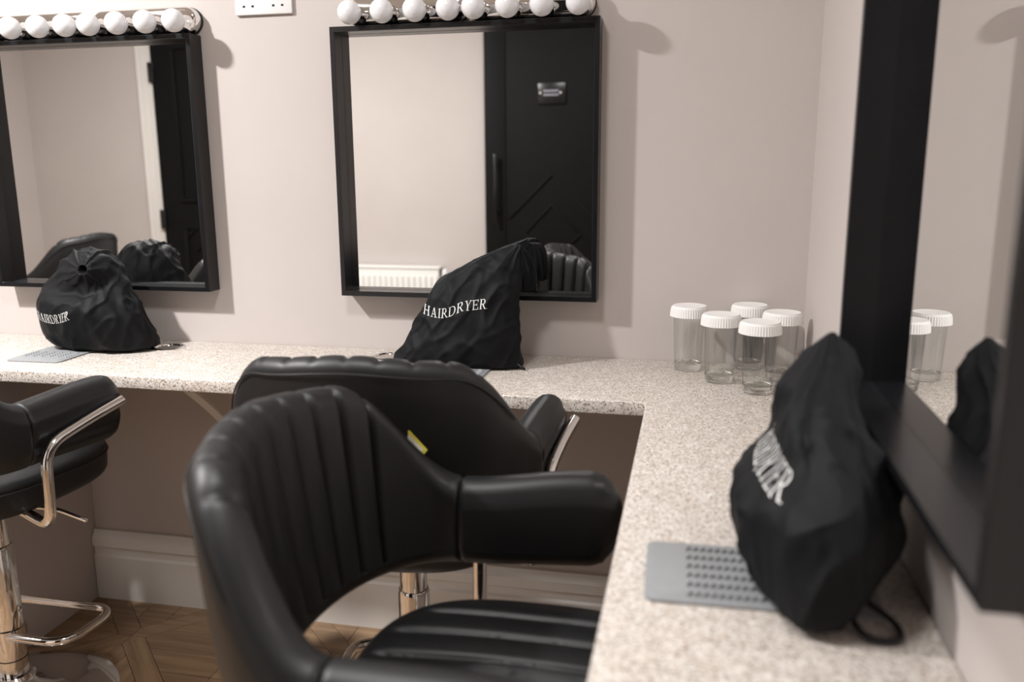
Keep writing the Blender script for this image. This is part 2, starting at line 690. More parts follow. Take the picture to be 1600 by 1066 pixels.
def ztop(a, u):
    z = .320 - .160 * sstep(R(32), R(90), a)
    z -= .012 * sstep(0, R(35), a)
    if u > SARC:
        z += .012 * sstep(0, .17, u - SARC)
    return z + .012 * sstep(R(60), R(90), a)


def section(t, h, K=8):
    """closed outline (n, z, where): n < 0 is the inside face"""
    r = min(t / 2 * .98, h / 2)
    out = []
    for k in range(K + 4):
        out.append((-t / 2, r + (h - 2 * r) * k / (K + 4), 'in'))
    for k in range(K + 1):
        a = PI - PI * k / K
        out.append((math.cos(a) * t / 2, h - r + math.sin(a) * r, 'top'))
    for k in range(1, K + 4):
        out.append((t / 2, h - r - (h - 2 * r) * k / (K + 4), 'out'))
    for k in range(K + 1):
        a = -PI * k / K
        out.append((math.cos(a) * t / 2, r + math.sin(a) * r, 'bot'))
    return out


def shell(s0, s1, ds, back):
    n = int(round((s1 - s0) / ds))
    v, f = [], []
    npt = None
    send = SARC + ARM
    for i in range(n + 1):
        s = s0 + (s1 - s0) * i / n
        x, y, nx, ny, a = plan(s)
        u = abs(s)
        zb, zt = .034, ztop(a, u)
        th = .050 + .007 * sstep(R(70), R(90), a)
        shr = 1.0
        d = min(abs(s - s0), abs(s - s1))
        if back:
            if d < .006:
                shr = 1 - .14 * (1 - d / .006) ** 2
        else:
            dt = send - u
            if dt < .048:
                q = 1 - max(dt, 0.0004) / .048
                shr = math.sqrt(max(0.0, 1 - q * q)) * .999 + .001
            elif u - SARC < .006:
                shr = 1 - .14 * (1 - (u - SARC) / .006) ** 2
        h = zt - zb
        if not back:
            zmid = zb + h * .55
            hh = h * (shr if shr < .86 else max(shr, .93))
            zb2 = zmid - hh * .55
        else:
            hh, zb2 = h * (1 - (1 - shr) * .25), zb
        sec = section(th * shr, hh)
        npt = len(sec)
        rear = math.cos(a) ** 1.0 if u < SARC else 0.0
        g = 0.0
        pil = 0.0
        if back:
            for sk in SEAMS:
                g = max(g, math.exp(-((s - sk) / .0042) ** 2))
            if u < SEAMS[-1]:
                ph = (u % .043) / .043
                pil = math.sin(PI * ph)
        for (nn, zz, wh) in sec:
            z = zb2 + zz
            fr = zz / hh
            if back:
                if wh == 'in':
                    e = sstep(0.02, .10, fr)
                    nn += (.0085 * g - .003 * pil) * e
                elif wh == 'top':
                    e = sstep(-1, .6, -nn / (th / 2))
                    nn += .006 * g * max(0, -nn / (th / 2))
                    z -= (.0060 * g - .0014 * pil) * e
                elif wh == 'out':
                    nn += .006 * math.sin(PI * fr)
            else:
                if wh == 'out':                      # arm pad overhangs the lower shell
                    nn += .007 * shr * math.exp(-((fr - .66) / .22) ** 2) - .006 * shr * sstep(.45, .25, fr) * 1.0
                elif wh == 'in':
                    nn -= .004 * shr * math.sin(PI * fr)
            lean = rear * (.040 * max(0, z - .04) / .28)
            off = nn + lean
            v.append((x + nx * off, y + ny * off, ZST + z))
    for i in range(n):
        for k in range(npt):
            f.append((i * npt + k, i * npt + (k + 1) % npt, (i + 1) * npt + (k + 1) % npt, (i + 1) * npt + k))
    f.append(tuple(range(npt)))
    f.append(tuple(range((n + 1) * npt - 1, n * npt - 1, -1)))
    return v, f


def seat_mesh():
    NA, prof = 288, []
    v, f = [], []
    hx, hy, ex = .208, .206, 3.0

    def ring(sc, ang):
        c, s_ = math.cos(ang), math.sin(ang)
        r = (abs(c / hx) ** ex + abs(s_ / hy) ** ex) ** (-1 / ex)
        return r * sc * c, r * sc * s_
    H = ZST - ZS0
    levels = []
    for k in range(1, 61):
        levels.append((k / 60 * .90, 'top'))
    for k in range(1, 9):
        a = PI / 2 * k / 8
        levels.append((.90 + .10 * math.sin(a), ('edge', 1 - math.cos(a))))
    for k in range(1, 5):
        levels.append((1.0 - .01 * k / 4, ('side', k / 4)))
    for k in range(1, 7):
        a = PI / 2 * k / 6
        levels.append((.99 - .12 * (1 - math.cos(a)), ('low', math.sin(a))))
    v.append((0, 0, ZST + .012))
    for sc, w in levels:
        for k in range(NA):
            ang = 2 * PI * k / NA
            x, y = ring(sc, ang)
            if w == 'top' or w[0] == 'edge':
                z = ZST + .012 * (1 - min(1, sc / .95) ** 2)
                g = 0
                for q in (-2.5, -1.5, -.5, .5, 1.5, 2.5):
                    g = max(g, math.exp(-((y - q * .056) / .0045) ** 2))
                z -= .006 * g * sstep(.93, .80, sc)
                ph = ((y / .056 + .5) % 1.0)
                z += .003 * math.sin(PI * ph) * sstep(.95, .75, sc)
                if w != 'top':
                    z -= .020 * w[1]
            elif w[0] == 'side':
                z = ZST - .020 - (H - .042) * w[1]
            else:
                z = ZST - .020 - (H - .042) - .022 * w[1]
            v.append((x, y, z))
    for k in range(NA):
        f.append((0, 1 + k, 1 + (k + 1) % NA))
    for i in range(len(levels) - 1):
        for k in range(NA):
            a, b = 1 + i * NA + k, 1 + i * NA + (k + 1) % NA
            f.append((a, a + NA, b + NA, b))
    m = 1 + (len(levels) - 1) * NA
    f.append(tuple(range(m, m + NA)))
    pipe = []
    for k in range(NA):
        x, y = ring(1.0015, 2 * PI * k / NA)
        pipe.append((x, y, ZST - .023))
    return (v, f), pipe


SEAT, SEATPIPE = seat_mesh()
CH = {}
CH['seat'] = MB().add(*SEAT).mesh('seat', 60)
CH['piping'] = mesh_of(tube(SEATPIPE, .0022, 8, True), smooth=60)
CH['backrest'] = mesh_of(shell(-SARC, SARC, .0036, True), smooth=70)
CH['arm_l'] = mesh_of(shell(SARC + .0005, SARC + ARM, .0045, False), smooth=70)
CH['arm_r'] = mesh_of(shell(-SARC - ARM, -SARC - .0005, .0045, False), smooth=70)
bp = []
for k in range(121):
    s = SARC * .74 * (k / 60 - 1)
    x, y, nx, ny, a = plan(s)
    z = ztop(a, abs(s)) - .021
    off = .0255 + .002 + (math.cos(a) * .040 * max(0, z - .04) / .28)
    bp.append((x + nx * off, y + ny * off, ZST + z))
CH['back_piping'] = mesh_of(tube(bp, .0014, 8), smooth=60)


def arm_tube(sg):
    zt = ZST + .085
    yo = sg * (EB + .046)
    pts = [(.070, yo + sg * .026, zt + .036), (-.02, yo + sg * .006, zt + .012), (-.105, yo - sg * .006, zt - .012), (-.105, yo - sg * .012, ZS0 - .012), (-.02, sg * .06, ZS0 - .012)]
    return tube(round_path(pts, .050, 10), .0105, 16)


CH['tube_l'] = mesh_of(arm_tube(1), smooth=60)
CH['tube_r'] = mesh_of(arm_tube(-1), smooth=60)
CH['mount'] = mesh_of(box(-.085, .085, -.075, .075, ZS0 - .024, ZS0 - .0005), bevel=.003)
CH['base'] = mesh_of(lathe([(.206, 0.0), (.207, .004), (.203, .009), (.17, .013), (.11, .020), (.07, .030), (.045, .048), (.036, .062)], 72), smooth=50)
CH['gasket'] = mesh_of(lathe([(.036, .0625), (.041, .066), (.042, .074), (.036, .080)], 40), smooth=40)
CH['column'] = mesh_of(lathe([(.0305, .0805), (.0305, .378), (.0285, .385)], 48), smooth=40)
CH['band'] = mesh_of(lathe([(.0309, .118), (.0309, .1205)], 48), smooth=40)
CH['gas_lift'] = mesh_of(lathe([(.0265, .3855), (.0265, ZS0 - .0245)], 40), smooth=40)
CH['gas_lift_long'] = mesh_of(lathe([(.0265, .3855), (.0265, ZS0 + .02 - .0245)], 40), smooth=40)
lev = tube(round_path([(.0, -.07, ZS0 - .03), (.01, -.16, ZS0 - .032), (.02, -.225, ZS0 - .055)], .02, 6), .0045, 12)
CH['lever'] = mesh_of(lev, smooth=60)
FZ = 0.180
ft = round_path([(-.022, .020, FZ), (-.022, .160, FZ), (.130, .170, FZ), (.130, -.170, FZ), (-.022, -.160, FZ), (-.022, -.020, FZ)], .055, 10)
CH['footrest'] = mesh_of(tube(ft, .0095, 14), smooth=60)
CH['clamp'] = mesh_of(lathe([(.0308, FZ - .014), (.0345, FZ - .012), (.0345, FZ + .012), (.0308, FZ + .014)], 40), smooth=40)


def stool(label, loc, theta, dz=0.0, foot=0.0):
    t = thing('bar_stool', label, 'stool', loc, theta, 'black leather swivel stools')
    upz = (0, 0, dz)
    s = obj('seat', CH['seat'], MT['leather'], t, upz)
    obj('piping', CH['piping'], MT['leather'], s)
    b = obj('backrest', CH['backrest'], MT['leather'], t, upz)
    obj('piping', CH['back_piping'], MT['leather'], b)
    obj('armrest', CH['arm_l'], MT['leather'], t, upz)
    obj('armrest', CH['arm_r'], MT['leather'], t, upz)
    obj('arm_tube', CH['tube_l'], MT['chrome'], t, upz, label='bent chrome arm support')
    obj('arm_tube', CH['tube_r'], MT['chrome'], t, upz, label='bent chrome arm support')
    obj('mounting_plate', CH['mount'], MT['rubber'], t, upz)
    obj('height_lever', CH['lever'], MT['chrome'], t, upz)
    c = obj('column', CH['column'], MT['chrome'], t, label='chrome column')
    obj('seam_band', CH['band'], MT['rubber'], c)
    obj('gas_lift', CH['gas_lift_long'] if dz else CH['gas_lift'], MT['chrome'], t)
    obj('base', CH['base'], MT['chrome'], t, label='round chrome base')
    obj('collar', CH['gasket'], MT['chrome'], t)
    fr = obj('footrest', CH['footrest'], MT['chrome'], t, (0, 0, 0), foot)
    obj('clamp', CH['clamp'], MT['chrome'], fr)
    return t


st_near = stool('black leather stool in the near foreground, drawn up to the right worktop', (-.428, -1.055, 0), R(0.3), 0.0, R(20))
st_mid = stool('black leather stool seen from behind, in the middle at the back worktop', (-.745, -.486, 0), R(93.5), 0.0, R(0))
st_left = stool('black leather stool at the left edge with chrome column and disc base in view', (-1.688, -.482, 0), R(86), 0.0, R(4))
stool('black leather stool across the room on the left, reflected in the left mirror', (-3.05, -1.28, 0), R(178), 0.0, R(10))
# card tag on the back of the middle stool
tg = obj('care_tag', mesh_of(box(-.020, .020, -.0006, .0006, -.042, 0)), MT['yellow'], st_mid, label='small white and yellow card tag')


# ------------------------------------------------------------------ drinking glasses with paper lids
def pleated(r, z0, z1, n=96):
    v, f = [], []
    lv = [(r + .0014, z0, 1), (r + .0006, (z0 + z1) / 2, 1), (r - .0006, z1 - .003, 1), (r - .003, z1, .2)]
    for rr, z, am in lv:
        for k in range(n):
            a = 2 * PI * k / n
            q = rr + .00045 * am * (1 if k % 2 else -1)
            v.append((q * math.cos(a), q * math.sin(a), z))
    for i in range(len(lv) - 1):
        for k in range(n):
            f.append((i * n + k, i * n + (k + 1) % n, (i + 1) * n + (k + 1) % n, (i + 1) * n + k))
    f.append(tuple(range(3 * n, 4 * n)))
    return v, f


GL = mesh_of(lathe([(.0290, .0165), (.0297, .030), (.0318, .080), (.0338, .132), (.0334, .1335), (.0326, .132), (.0304, .080), (.0284, .030), (.0280, .0168)], 56, False), smooth=60)
GBASE = mesh_of(lathe([(.0001, .0008), (.022, .0004), (.0268, .0015), (.0284, .005), (.0290, .0163), (.0272, .0160), (.020, .0145), (.0001, .0140)], 56, False), smooth=60)
GLID = mesh_of(pleated(.0390, .118, .1395), smooth=25)
GLD = mesh_of(lathe([(.0001, .1396), (.030, .1398), (.0352, .1408), (.036, .1396)], 48, False), smooth=40)
spots = [(-.246, -.079, 'clear glass with white paper lid, leftmost of the group in the corner'),
         (-.182, -.175, 'clear lidded glass second from the left, in front of the leftmost one'),
         (-.118, -.043, 'clear lidded glass at the back of the group, closest to the back wall'),
         (-.111, -.249, 'clear lidded glass standing nearest the camera in the corner group'),
         (-.059, -.130, 'clear lidded glass closest to the right wall in the corner group')]
for x, y, lab in spots:
    g = thing('drinking_glass', lab, 'glass', (x, y, ZC + .0002), 0, 'lidded glasses in the corner')
    obj('tumbler', GL, MT['glass'], g)
    obj('glass_base', GBASE, MT['glass_base'], g, label='thick clear glass bottom')
    ld = obj('paper_lid', GLID, MT['lid'], g, label='white crimped paper lid')
    obj('lid_disc', GLD, MT['lid'], ld)


# ------------------------------------------------------------------ cable grommets
def grommet(x, y, label):
    g = thing('cable_grommet', label, 'grommet', (x, y, ZC), 0, 'chrome cable grommets in the worktop')
    obj('ring', mesh_of(lathe([(.0405, .0002), (.0405, .0022), (.036, .0042), (.0315, .0035), (.0305, .0006)], 48, False), smooth=50), MT['chrome'], g)
    obj('cap', mesh_of(lathe([(.0302, .0003), (.0302, .0012), (.001, .0013)], 40), smooth=30), MT['steel'], g)


grommet(-1.505, -.085, 'round chrome cable grommet to the right of the left bag')
grommet(-.930, -.082, 'round chrome cable grommet half hidden left of the middle bag')


# ------------------------------------------------------------------ heat mats
def fin_vf(x, y, rot):
    c, s = math.cos(rot), math.sin(rot)
    L, W, H = .0058, .0013, .0034
    base = [(-W, -L), (W, -L * .8), (W, L * .8), (-W, L)]
    top = [(-W * .2, -L * .75), (W * .9, -L * .6), (W * .9, L * .6), (-W * .2, L * .75)]
    v = [(x + c * a - s * b, y + s * a + c * b, 0) for a, b in base] + [(x + c * a - s * b, y + s * a + c * b, H) for a, b in top]
    return v, [(3, 2, 1, 0), (4, 5, 6, 7), (0, 1, 5, 4), (1, 2, 6, 5), (2, 3, 7, 6), (3, 0, 4, 7)]


def heat_mat(label, loc, rotz, single, ncol):
    # local x runs from the outer end towards the wall; origin at the outer end's middle
    t = thing('heat_mat', label, 'mat', loc, rotz, 'grey silicone heat mats')
    L, W, r = .235, .139, .012
    pl = []
    for cx, cy, a0 in ((L - r, -W / 2 + r, -90), (L - r, W / 2 - r, 0), (r, W / 2 - r, 90), (r, -W / 2 + r, 180)):
        for k in range(7):
            a = R(a0 + 90 * k / 6)
            pl.append((cx + r * math.cos(a), cy + r * math.sin(a)))
    obj('pad', mesh_of(prism(pl, .0003, .0035), bevel=.0008), MT['mat'], t)
    fin = mesh_of(fin_vf(0, 0, R(-18)), 'fin')
    mb = MB()
    for i in range(ncol):
        for j in range(6):
            x, y = .046 + i * .0080, (j - 2.5) * .0212
            if single:
                obj('fin', fin, MT['mat'], t, (x, y, .0035))
            else:
                v, f = fin_vf(x, y, R(-18))
                mb.add([(a, b, c + .0035) for a, b, c in v], f)
    if not single:
        obj('fins', mb.mesh('fins'), MT['mat'], t, kind='stuff')


heat_mat('grey silicone heat mat under the black bag on the right worktop', (-.281, -1.042, ZC), R(1.5), True, 10)
heat_mat('grey silicone heat mat under the left bag', (-1.722, -.288, ZC), R(92), False, 6)
heat_mat('grey silicone heat mat peeping out under the middle bag', (-.735, -.292, ZC), R(90), False, 8)


# ------------------------------------------------------------------ lettering
def arc(cx, cy, rx, ry, a0, a1, t0, t1, n=8):
    out = []
    for k in range(n):
        qs = []
        for a, flip in ((a0 + (a1 - a0) * k / n, 0), (a0 + (a1 - a0) * (k + 1) / n, 1)):
            u = math.cos(R(a))
            th = t0 + (t1 - t0) * abs(u)
            o = (cx + rx * math.cos(R(a)), cy + ry * math.sin(R(a)))
            i_ = (cx + (rx - th) * math.cos(R(a)), cy + (ry - t0) * math.sin(R(a)))
            qs.append((o, i_))
        out.append([qs[0][0], qs[1][0], qs[1][1], qs[0][1]])
    return out


def rect(x0, x1, y0, y1):
    return [(x0, y0), (x1, y0), (x1, y1), (x0, y1)]


TK, TN, SF = .125, .055, .05


def stem(x, w=TK, top=True, bot=True):
    o = [rect(x, x + w, 0, 1)]
    if bot:
        o.append(rect(x - .09, x + w + .09, 0, SF))
    if top:
        o.append(rect(x - .09, x + w + .09, 1 - SF, 1))
    return o


def diag(x0, y0, x1, y1, w):
    return [(x0, y0), (x0 + w, y0), (x1 + w, y1), (x1, y1)]


GLYPH = {
    'H': (.95, stem(.10) + stem(.68) + [rect(.25, .68, .47, .47 + TN)]),
    'A': (.92, [diag(.12, 0, .40, 1, TN), diag(.66, 0, .38, 1, TK), rect(.24, .66, .30, .30 + TN), rect(.02, .32, 0, SF), rect(.54, .92, 0, SF)]),
    'I': (.42, stem(.13)),
    'R': (.88, stem(.10) + [rect(.25, .44, 1 - TN, 1), rect(.25, .44, .47, .47 + TN)] + arc(.44, .735, .27, .265, -90, 90, TN, TK) + [diag(.66, 0, .34, .50, TK), rect(.62, .90, 0, SF)]),
    'D': (.95, stem(.10) + [rect(.25, .42, 1 - TN, 1), rect(.25, .42, 0, TN)] + arc(.42, .5, .45, .5, -90, 90, TN, TK, 10)),
    'Y': (.86, [rect(.36, .36 + TK, 0, .48), rect(.26, .61, 0, SF), diag(.36, .45, .08, 1, TK), diag(.42, .45, .70, 1, TN), rect(0, .32, 1 - SF, 1), rect(.60, .86, 1 - SF, 1)]),
    'E': (.80, stem(.10) + [rect(.25, .70, 1 - TN, 1), rect(.25, .74, 0, TN), rect(.25, .56, .48, .48 + TN), rect(.64, .70, .78, 1), rect(.68, .74, 0, .25), rect(.52, .57, .40, .62)]),
}


def lettering(word, height, width, bag_me, mapper, parent):
    """mapper(s in 0..1, h in 0..1) -> (origin, direction) of a ray onto the cloth"""
    bm = bmesh.new()
    bm.from_mesh(bag_me)
    bvh = BVHTree.FromBMesh(bm)
    total = sum(GLYPH[c][0] + .10 for c in word)
    mb = MB()
    x = 0.0
    for c in word:
        w, polys = GLYPH[c]
        for q in polys:
            nu, nv = 5, 5
            pts, ok = [], True
            for i in range(nu + 1):
                for j in range(nv + 1):
                    a, b = i / nu, j / nv
                    px = (1 - a) * (1 - b) * q[0][0] + a * (1 - b) * q[1][0] + a * b * q[2][0] + (1 - a) * b * q[3][0]
                    py = (1 - a) * (1 - b) * q[0][1] + a * (1 - b) * q[1][1] + a * b * q[2][1] + (1 - a) * b * q[3][1]
                    o, d = mapper((x + px) / total, py)
                    hit, nrm, _, _ = bvh.ray_cast(o, d)
                    if hit is None:
                        ok = False
                        break
                    if nrm.dot(d) > 0:
                        nrm = -nrm
                    pts.append(hit + nrm * .0007)
                if not ok:
                    break
            if ok:
                mb.add(pts, [(i * (nv + 1) + j, (i + 1) * (nv + 1) + j, (i + 1) * (nv + 1) + j + 1, i * (nv + 1) + j + 1) for i in range(nu) for j in range(nv)])
        x += w + .10
    bm.free()
    obj('lettering', mb.mesh('lettering', fix=False), MT['letter'], parent, label='white serif print reading HAIRDRYER')


# ------------------------------------------------------------------ drawstring bags
def cr(p0, p1, p2, p3, t):
    return 0.5 * ((2 * p1) + (-p0 + p2) * t + (2 * p0 - 5 * p1 + 4 * p2 - p3) * t * t + (-p0 + 3 * p1 - 3 * p2 + p3) * t ** 3)


def bag_mesh(rings, wdir, ddir, seed, pleats, NA=170, sub=12, ex=2.5, fold=.004, bumps=(), stretch=1.0, calm=()):
    """rings: (cx, cy, cz, a, b, pleat amplitude, [pleat direction z-tilt]); a along wdir, b along ddir"""
    W, D = Vector(wdir), Vector(ddir)
    N = len(rings)
    dense = []
    for i in range(N - 1):
        for k in range(sub):
            t = k / sub
            q = [rings[max(0, min(N - 1, i + d))] for d in (-1, 0, 1, 2)]
            dense.append([cr(q[0][m], q[1][m], q[2][m], q[3][m], t) for m in range(7)])
    dense.append(list(rings[-1]))
    v, f = [], []
    for (cx, cy, cz, a, b, pa, tilt) in dense:
        C = Vector((cx, cy, cz))
        for k in range(NA):
            an = 2 * PI * k / NA
            c, s = math.cos(an), math.sin(an)
            e = 2 / ex
            u = math.copysign(abs(c) ** e, c) * a
            w = math.copysign(abs(s) ** e, s) * b
            Dk = D * math.cos(tilt) + Vector((0, 0, 1)) * math.sin(tilt)
            P = C + W * u + Dk * w
            rad = (W * (u / max(a, .004)) + Dk * (w / max(b, .004)))
            rad.normalize()
            ph = pleats * an + 3.4 * noise.noise(Vector((c * 1.6 + seed, s * 1.6, cz * 5)))
            pl = (1 - abs(math.sin(ph / 2))) ** 1.2 * 1.7 - .75
            am = .55 + 1.1 * noise.noise(Vector((c * 2.1, s * 2.1 + seed * 2, cz * 8)))
            dsp = pa * pl * max(.15, am)
            n1 = noise.noise(Vector((P.x + seed, P.y, P.z * .75)) * 15)
            zz = P.z * stretch
            k1 = noise.noise(Vector((P.x * 15 + zz * 8 + seed * 3, P.y * 15, zz * 9 - P.x * 6)))
            k2 = noise.noise(Vector((P.x * 25 - zz * 16 + seed * 7, P.y * 25, zz * 12)))
            k3 = noise.noise(Vector((P.x * 48 + zz * 20, P.y * 48 - seed, zz * 26)))
            r1 = max(0, 1 - abs(k1) * 3.2) ** 1.4
            r2 = max(0, 1 - abs(k2) * 3.2) ** 1.4
            r3 = max(0, 1 - abs(k3) * 3.0)
            dsp += fold * (.9 * n1 + 1.25 * (r1 - .3) + .75 * (r2 - .3) + .22 * r3) * min(1.0, max(a, b) / .06)
            for (cp_, cr_) in calm:
                dsp *= 1 - .88 * math.exp(-((P - Vector(cp_)).length / cr_) ** 2)
            for (bp_, br, bh) in bumps:
                dd = (P - Vector(bp_)).length / br
                if dd < 3:
                    dsp += bh * math.exp(-dd * dd)
            P = P + rad * dsp
            P.z = max(P.z, ZC + .0042)
            v.append(P)
    n = len(dense)
    for i in range(n - 1):
        for k in range(NA):
            f.append((i * NA + k, i * NA + (k + 1) % NA, (i + 1) * NA + (k + 1) % NA, (i + 1) * NA + k))
    f.append(tuple(range(NA - 1, -1, -1)))
    f.append(tuple(range((n - 1) * NA, n * NA)))
    return MB().add(v, f).mesh('cloth', 80)


def cordloop(pts, parent, r=.0026):
    q = round_path(pts, .03, 8)
    obj('drawstring', mesh_of(tube(q, r, 10), smooth=60), MT['cord'], parent)


BAGGRP = 'black drawstring hairdryer bags'
# middle bag: a tall triangle leaning on the mirror
def rr(z, xl, xr, yc, b, p, tilt=0.0):
    return ((xl + xr) / 2, yc, z, (xr - xl) / 2, b, p, tilt)


t = thing('drawstring_bag', 'black drawstring bag with white HAIRDRYER print leaning on the middle mirror', 'bag', (0, 0, 0), 0, BAGGRP)
c_r = [rr(ZC + .0045, -.885, -.607, -.130, .040, 0), rr(ZC + .010, -.896, -.602, -.130, .050, 0), rr(.785, -.876, -.606, -.130, .056, .0005),
       rr(.835, -.846, -.611, -.128, .052, .0005), rr(.885, -.822, -.614, -.120, .044, .001), rr(.930, -.795, -.610, -.112, .036, .002),
       rr(.962, -.745, -.606, -.106, .028, .003), rr(.988, -.690, -.606, -.101, .019, .003), rr(1.004, -.645, -.607, -.098, .010, .002), rr(1.009, -.634, -.612, -.098, .004, 0)]
me = bag_mesh(c_r, (1, 0, 0), (0, 1, 0), 3.3, 9, ex=2.3, fold=.0048)
obj('pouch', me, MT['fabric'], t)
lettering('HAIRDRYER', .02, .135, me, lambda s, h: (Vector((-.819 + .148 * s, -.40, .861 + .020 * h + .017 * s - .012 * math.sin(PI * min(1, s * 1.6)) * (s < .62))), Vector((0, 1, 0))), t)
# gathered neck hanging to the right, towards the mirror
neck = [(-.620, -.094, 1.000, .010, .010, .001, 0), (-.612, -.092, .994, .016, .016, .004, 0), (-.604, -.088, .970, .019, .020, .006, 0), (-.601, -.084, .940, .021, .022, .006, 0), (-.600, -.082, .915, .018, .018, .005, 0), (-.600, -.082, .908, .010, .010, .002, 0)]
obj('gathered_neck', bag_mesh(neck, (1, 0, 0), (0, 1, 0), 8.1, 11, NA=100, sub=8, ex=2, fold=.002), MT['fabric'], t)
cordloop([(-.612, -.150, ZC + .016), (-.598, -.160, ZC + .008), (-.590, -.156, ZC + .0035), (-.604, -.150, ZC + .0035), (-.616, -.145, ZC + .010)], t, .0024)

# left bag: slumped, cinched mouth facing the room
t = thing('drawstring_bag', 'black drawstring bag slumped with its cinched mouth showing, left on the back worktop', 'bag', (0, 0, 0), 0, BAGGRP)
l_r = [(-1.655, -.118, ZC + .0045, .112, .050, 0, 0), (-1.657, -.120, ZC + .012, .130, .064, 0, 0), (-1.664, -.125, .785, .135, .078, .0005, 0),
       (-1.676, -.130, .832, .131, .084, .001, 0), (-1.684, -.130, .874, .118, .082, .003, .15), (-1.684, -.128, .906, .103, .076, .006, .4),
       (-1.678, -.136, .929, .084, .066, .008, .75), (-1.668, -.152, .945, .064, .052, .009, 1.0), (-1.655, -.170, .946, .040, .034, .008, 1.2),
       (-1.645, -.184, .946, .022, .019, .005, 1.3), (-1.642, -.188, .946, .012, .011, .002, 1.3), (-1.642, -.172, .948, .008, .008, 0, 1.3)]
me = bag_mesh(l_r, (1, 0, 0), (0, 1, 0), 5.9, 11, ex=2.15, fold=.0055, stretch=.8, calm=[((-1.745, -.205, .835), .05), ((-1.80, -.165, .835), .04)], bumps=[((-1.530, -.105, .760), .03, .012)])
obj('pouch', me, MT['fabric'], t)


def lmap(s, h):
    ang = R(212 + 68 * s)
    ox, oy = -1.682 + .40 * math.cos(ang), -.128 + .40 * math.sin(ang)
    z = .842 - .024 * math.sin(PI * min(1.0, .25 + s * .60)) + .021 * h
    return Vector((ox, oy, z)), Vector((-math.cos(ang), -math.sin(ang), 0))


lettering('HAIRDRYER', .02, .12, me, lmap, t)

# right bag: tall, leaning on the near mirror, seen from its side
t = thing('drawstring_bag', 'large black drawstring bag in the right foreground leaning on the side mirror', 'bag', (0, 0, 0), 0, BAGGRP)


def rx(z, xl, xr_, yc, b, p, tilt=0.0):
    return ((xl + xr_) / 2, yc, z, (xr_ - xl) / 2, b, p, tilt)


r_r = [rx(ZC + .0045, -.150, -.085, -1.045, .095, 0), rx(ZC + .012, -.166, -.068, -1.030, .130, 0), rx(.785, -.180, -.044, -1.012, .152, .0005),
       rx(.825, -.186, -.024, -1.005, .152, .001), rx(.852, -.178, -.026, -.998, .146, .003), rx(.880, -.149, -.044, -.985, .132, .006),
       rx(.912, -.143, -.060, -.970, .108, .008), rx(.940, -.138, -.064, -.955, .080, .009), rx(.962, -.120, -.066, -.942, .052, .007),
       rx(.978, -.104, -.072, -.930, .026, .003), rx(.988, -.094, -.080, -.926, .009, .001), rx(.992, -.089, -.083, -.925, .003, 0)]
me = bag_mesh(r_r, (1, 0, 0), (0, 1, 0), 1.7, 12, ex=2.0, fold=.0066, stretch=.4, calm=[((-.145, -1.08, .872), .05), ((-.155, -.99, .875), .05)], bumps=[((-.186, -1.06, .832), .013, .011)])
obj('pouch', me, MT['fabric'], t)


def rmap(s_, h):
    l, l0 = .150 * s_, .088
    z = .866 + .023 * h - .012 * s_
    if l < l0:
        return Vector((-.60, -.941 - l, z)), Vector((1, 0, 0))
    an = PI + (l - l0) / .062
    d = Vector((math.cos(an), math.sin(an), 0))
    return Vector((-.100, -.941 - l0, z)) + d * .5, -d


lettering('HAIRDRYER', .022, .14, me, rmap, t)
cordloop([(-.080, -1.085, ZC + .022), (-.060, -1.105, ZC + .016), (-.040, -1.118, ZC + .006), (-.040, -1.146, ZC + .0045), (-.070, -1.152, ZC + .0045), (-.082, -1.125, ZC + .007), (-.076, -1.080, ZC + .020)], t, .0033)

# ------------------------------------------------------------------ the side of the room seen in the mirrors
YD = YR + .0005
KR = 1.097


def sx(v):
    return -.2425 + (v + .2425) * KR


def sz(v):
    return max(0.004, 1.177 + (v - 1.177) * KR)


def rbox(x0, x1, y0, y1, z0, z1):
    return box(sx(x0), sx(x1), y0, y1, sz(z0), sz(z1))


d1 = obj('door_1', mesh_of(rbox(-3.045, -2.30, YD, YD + .040, .005, 2.02), bevel=.002), MT['door'], kind='structure')
for (x0, x1, z0, z1) in ((-2.93, -2.42, 1.0, 1.80), (-2.93, -2.42, .15, .88)):
    for (a, b, c, d) in ((x0, x1, z0, z0 + .022), (x0, x1, z1 - .022, z1), (x0, x0 + .022, z0 + .0221, z1 - .0221), (x1 - .022, x1, z0 + .0221, z1 - .0221)):
        obj('panel_moulding', mesh_of(rbox(a, b, YD + .0402, YD + .052, c, d), bevel=.004), MT['door'], d1)


def strip(p, q, w, y0, y1):
    p, q = (sx(p[0]), sz(p[1])), (sx(q[0]), sz(q[1]))
    d = Vector((q[0] - p[0], q[1] - p[1]))
    n = Vector((-d.y, d.x)).normalized() * w / 2
    pl = [(p[0] - n.x, p[1] - n.y), (q[0] - n.x, q[1] - n.y), (q[0] + n.x, q[1] + n.y), (p[0] + n.x, p[1] + n.y)]
    v, f = prism(pl, y0, y1)
    return [(a, c, b) for a, b, c in v], f


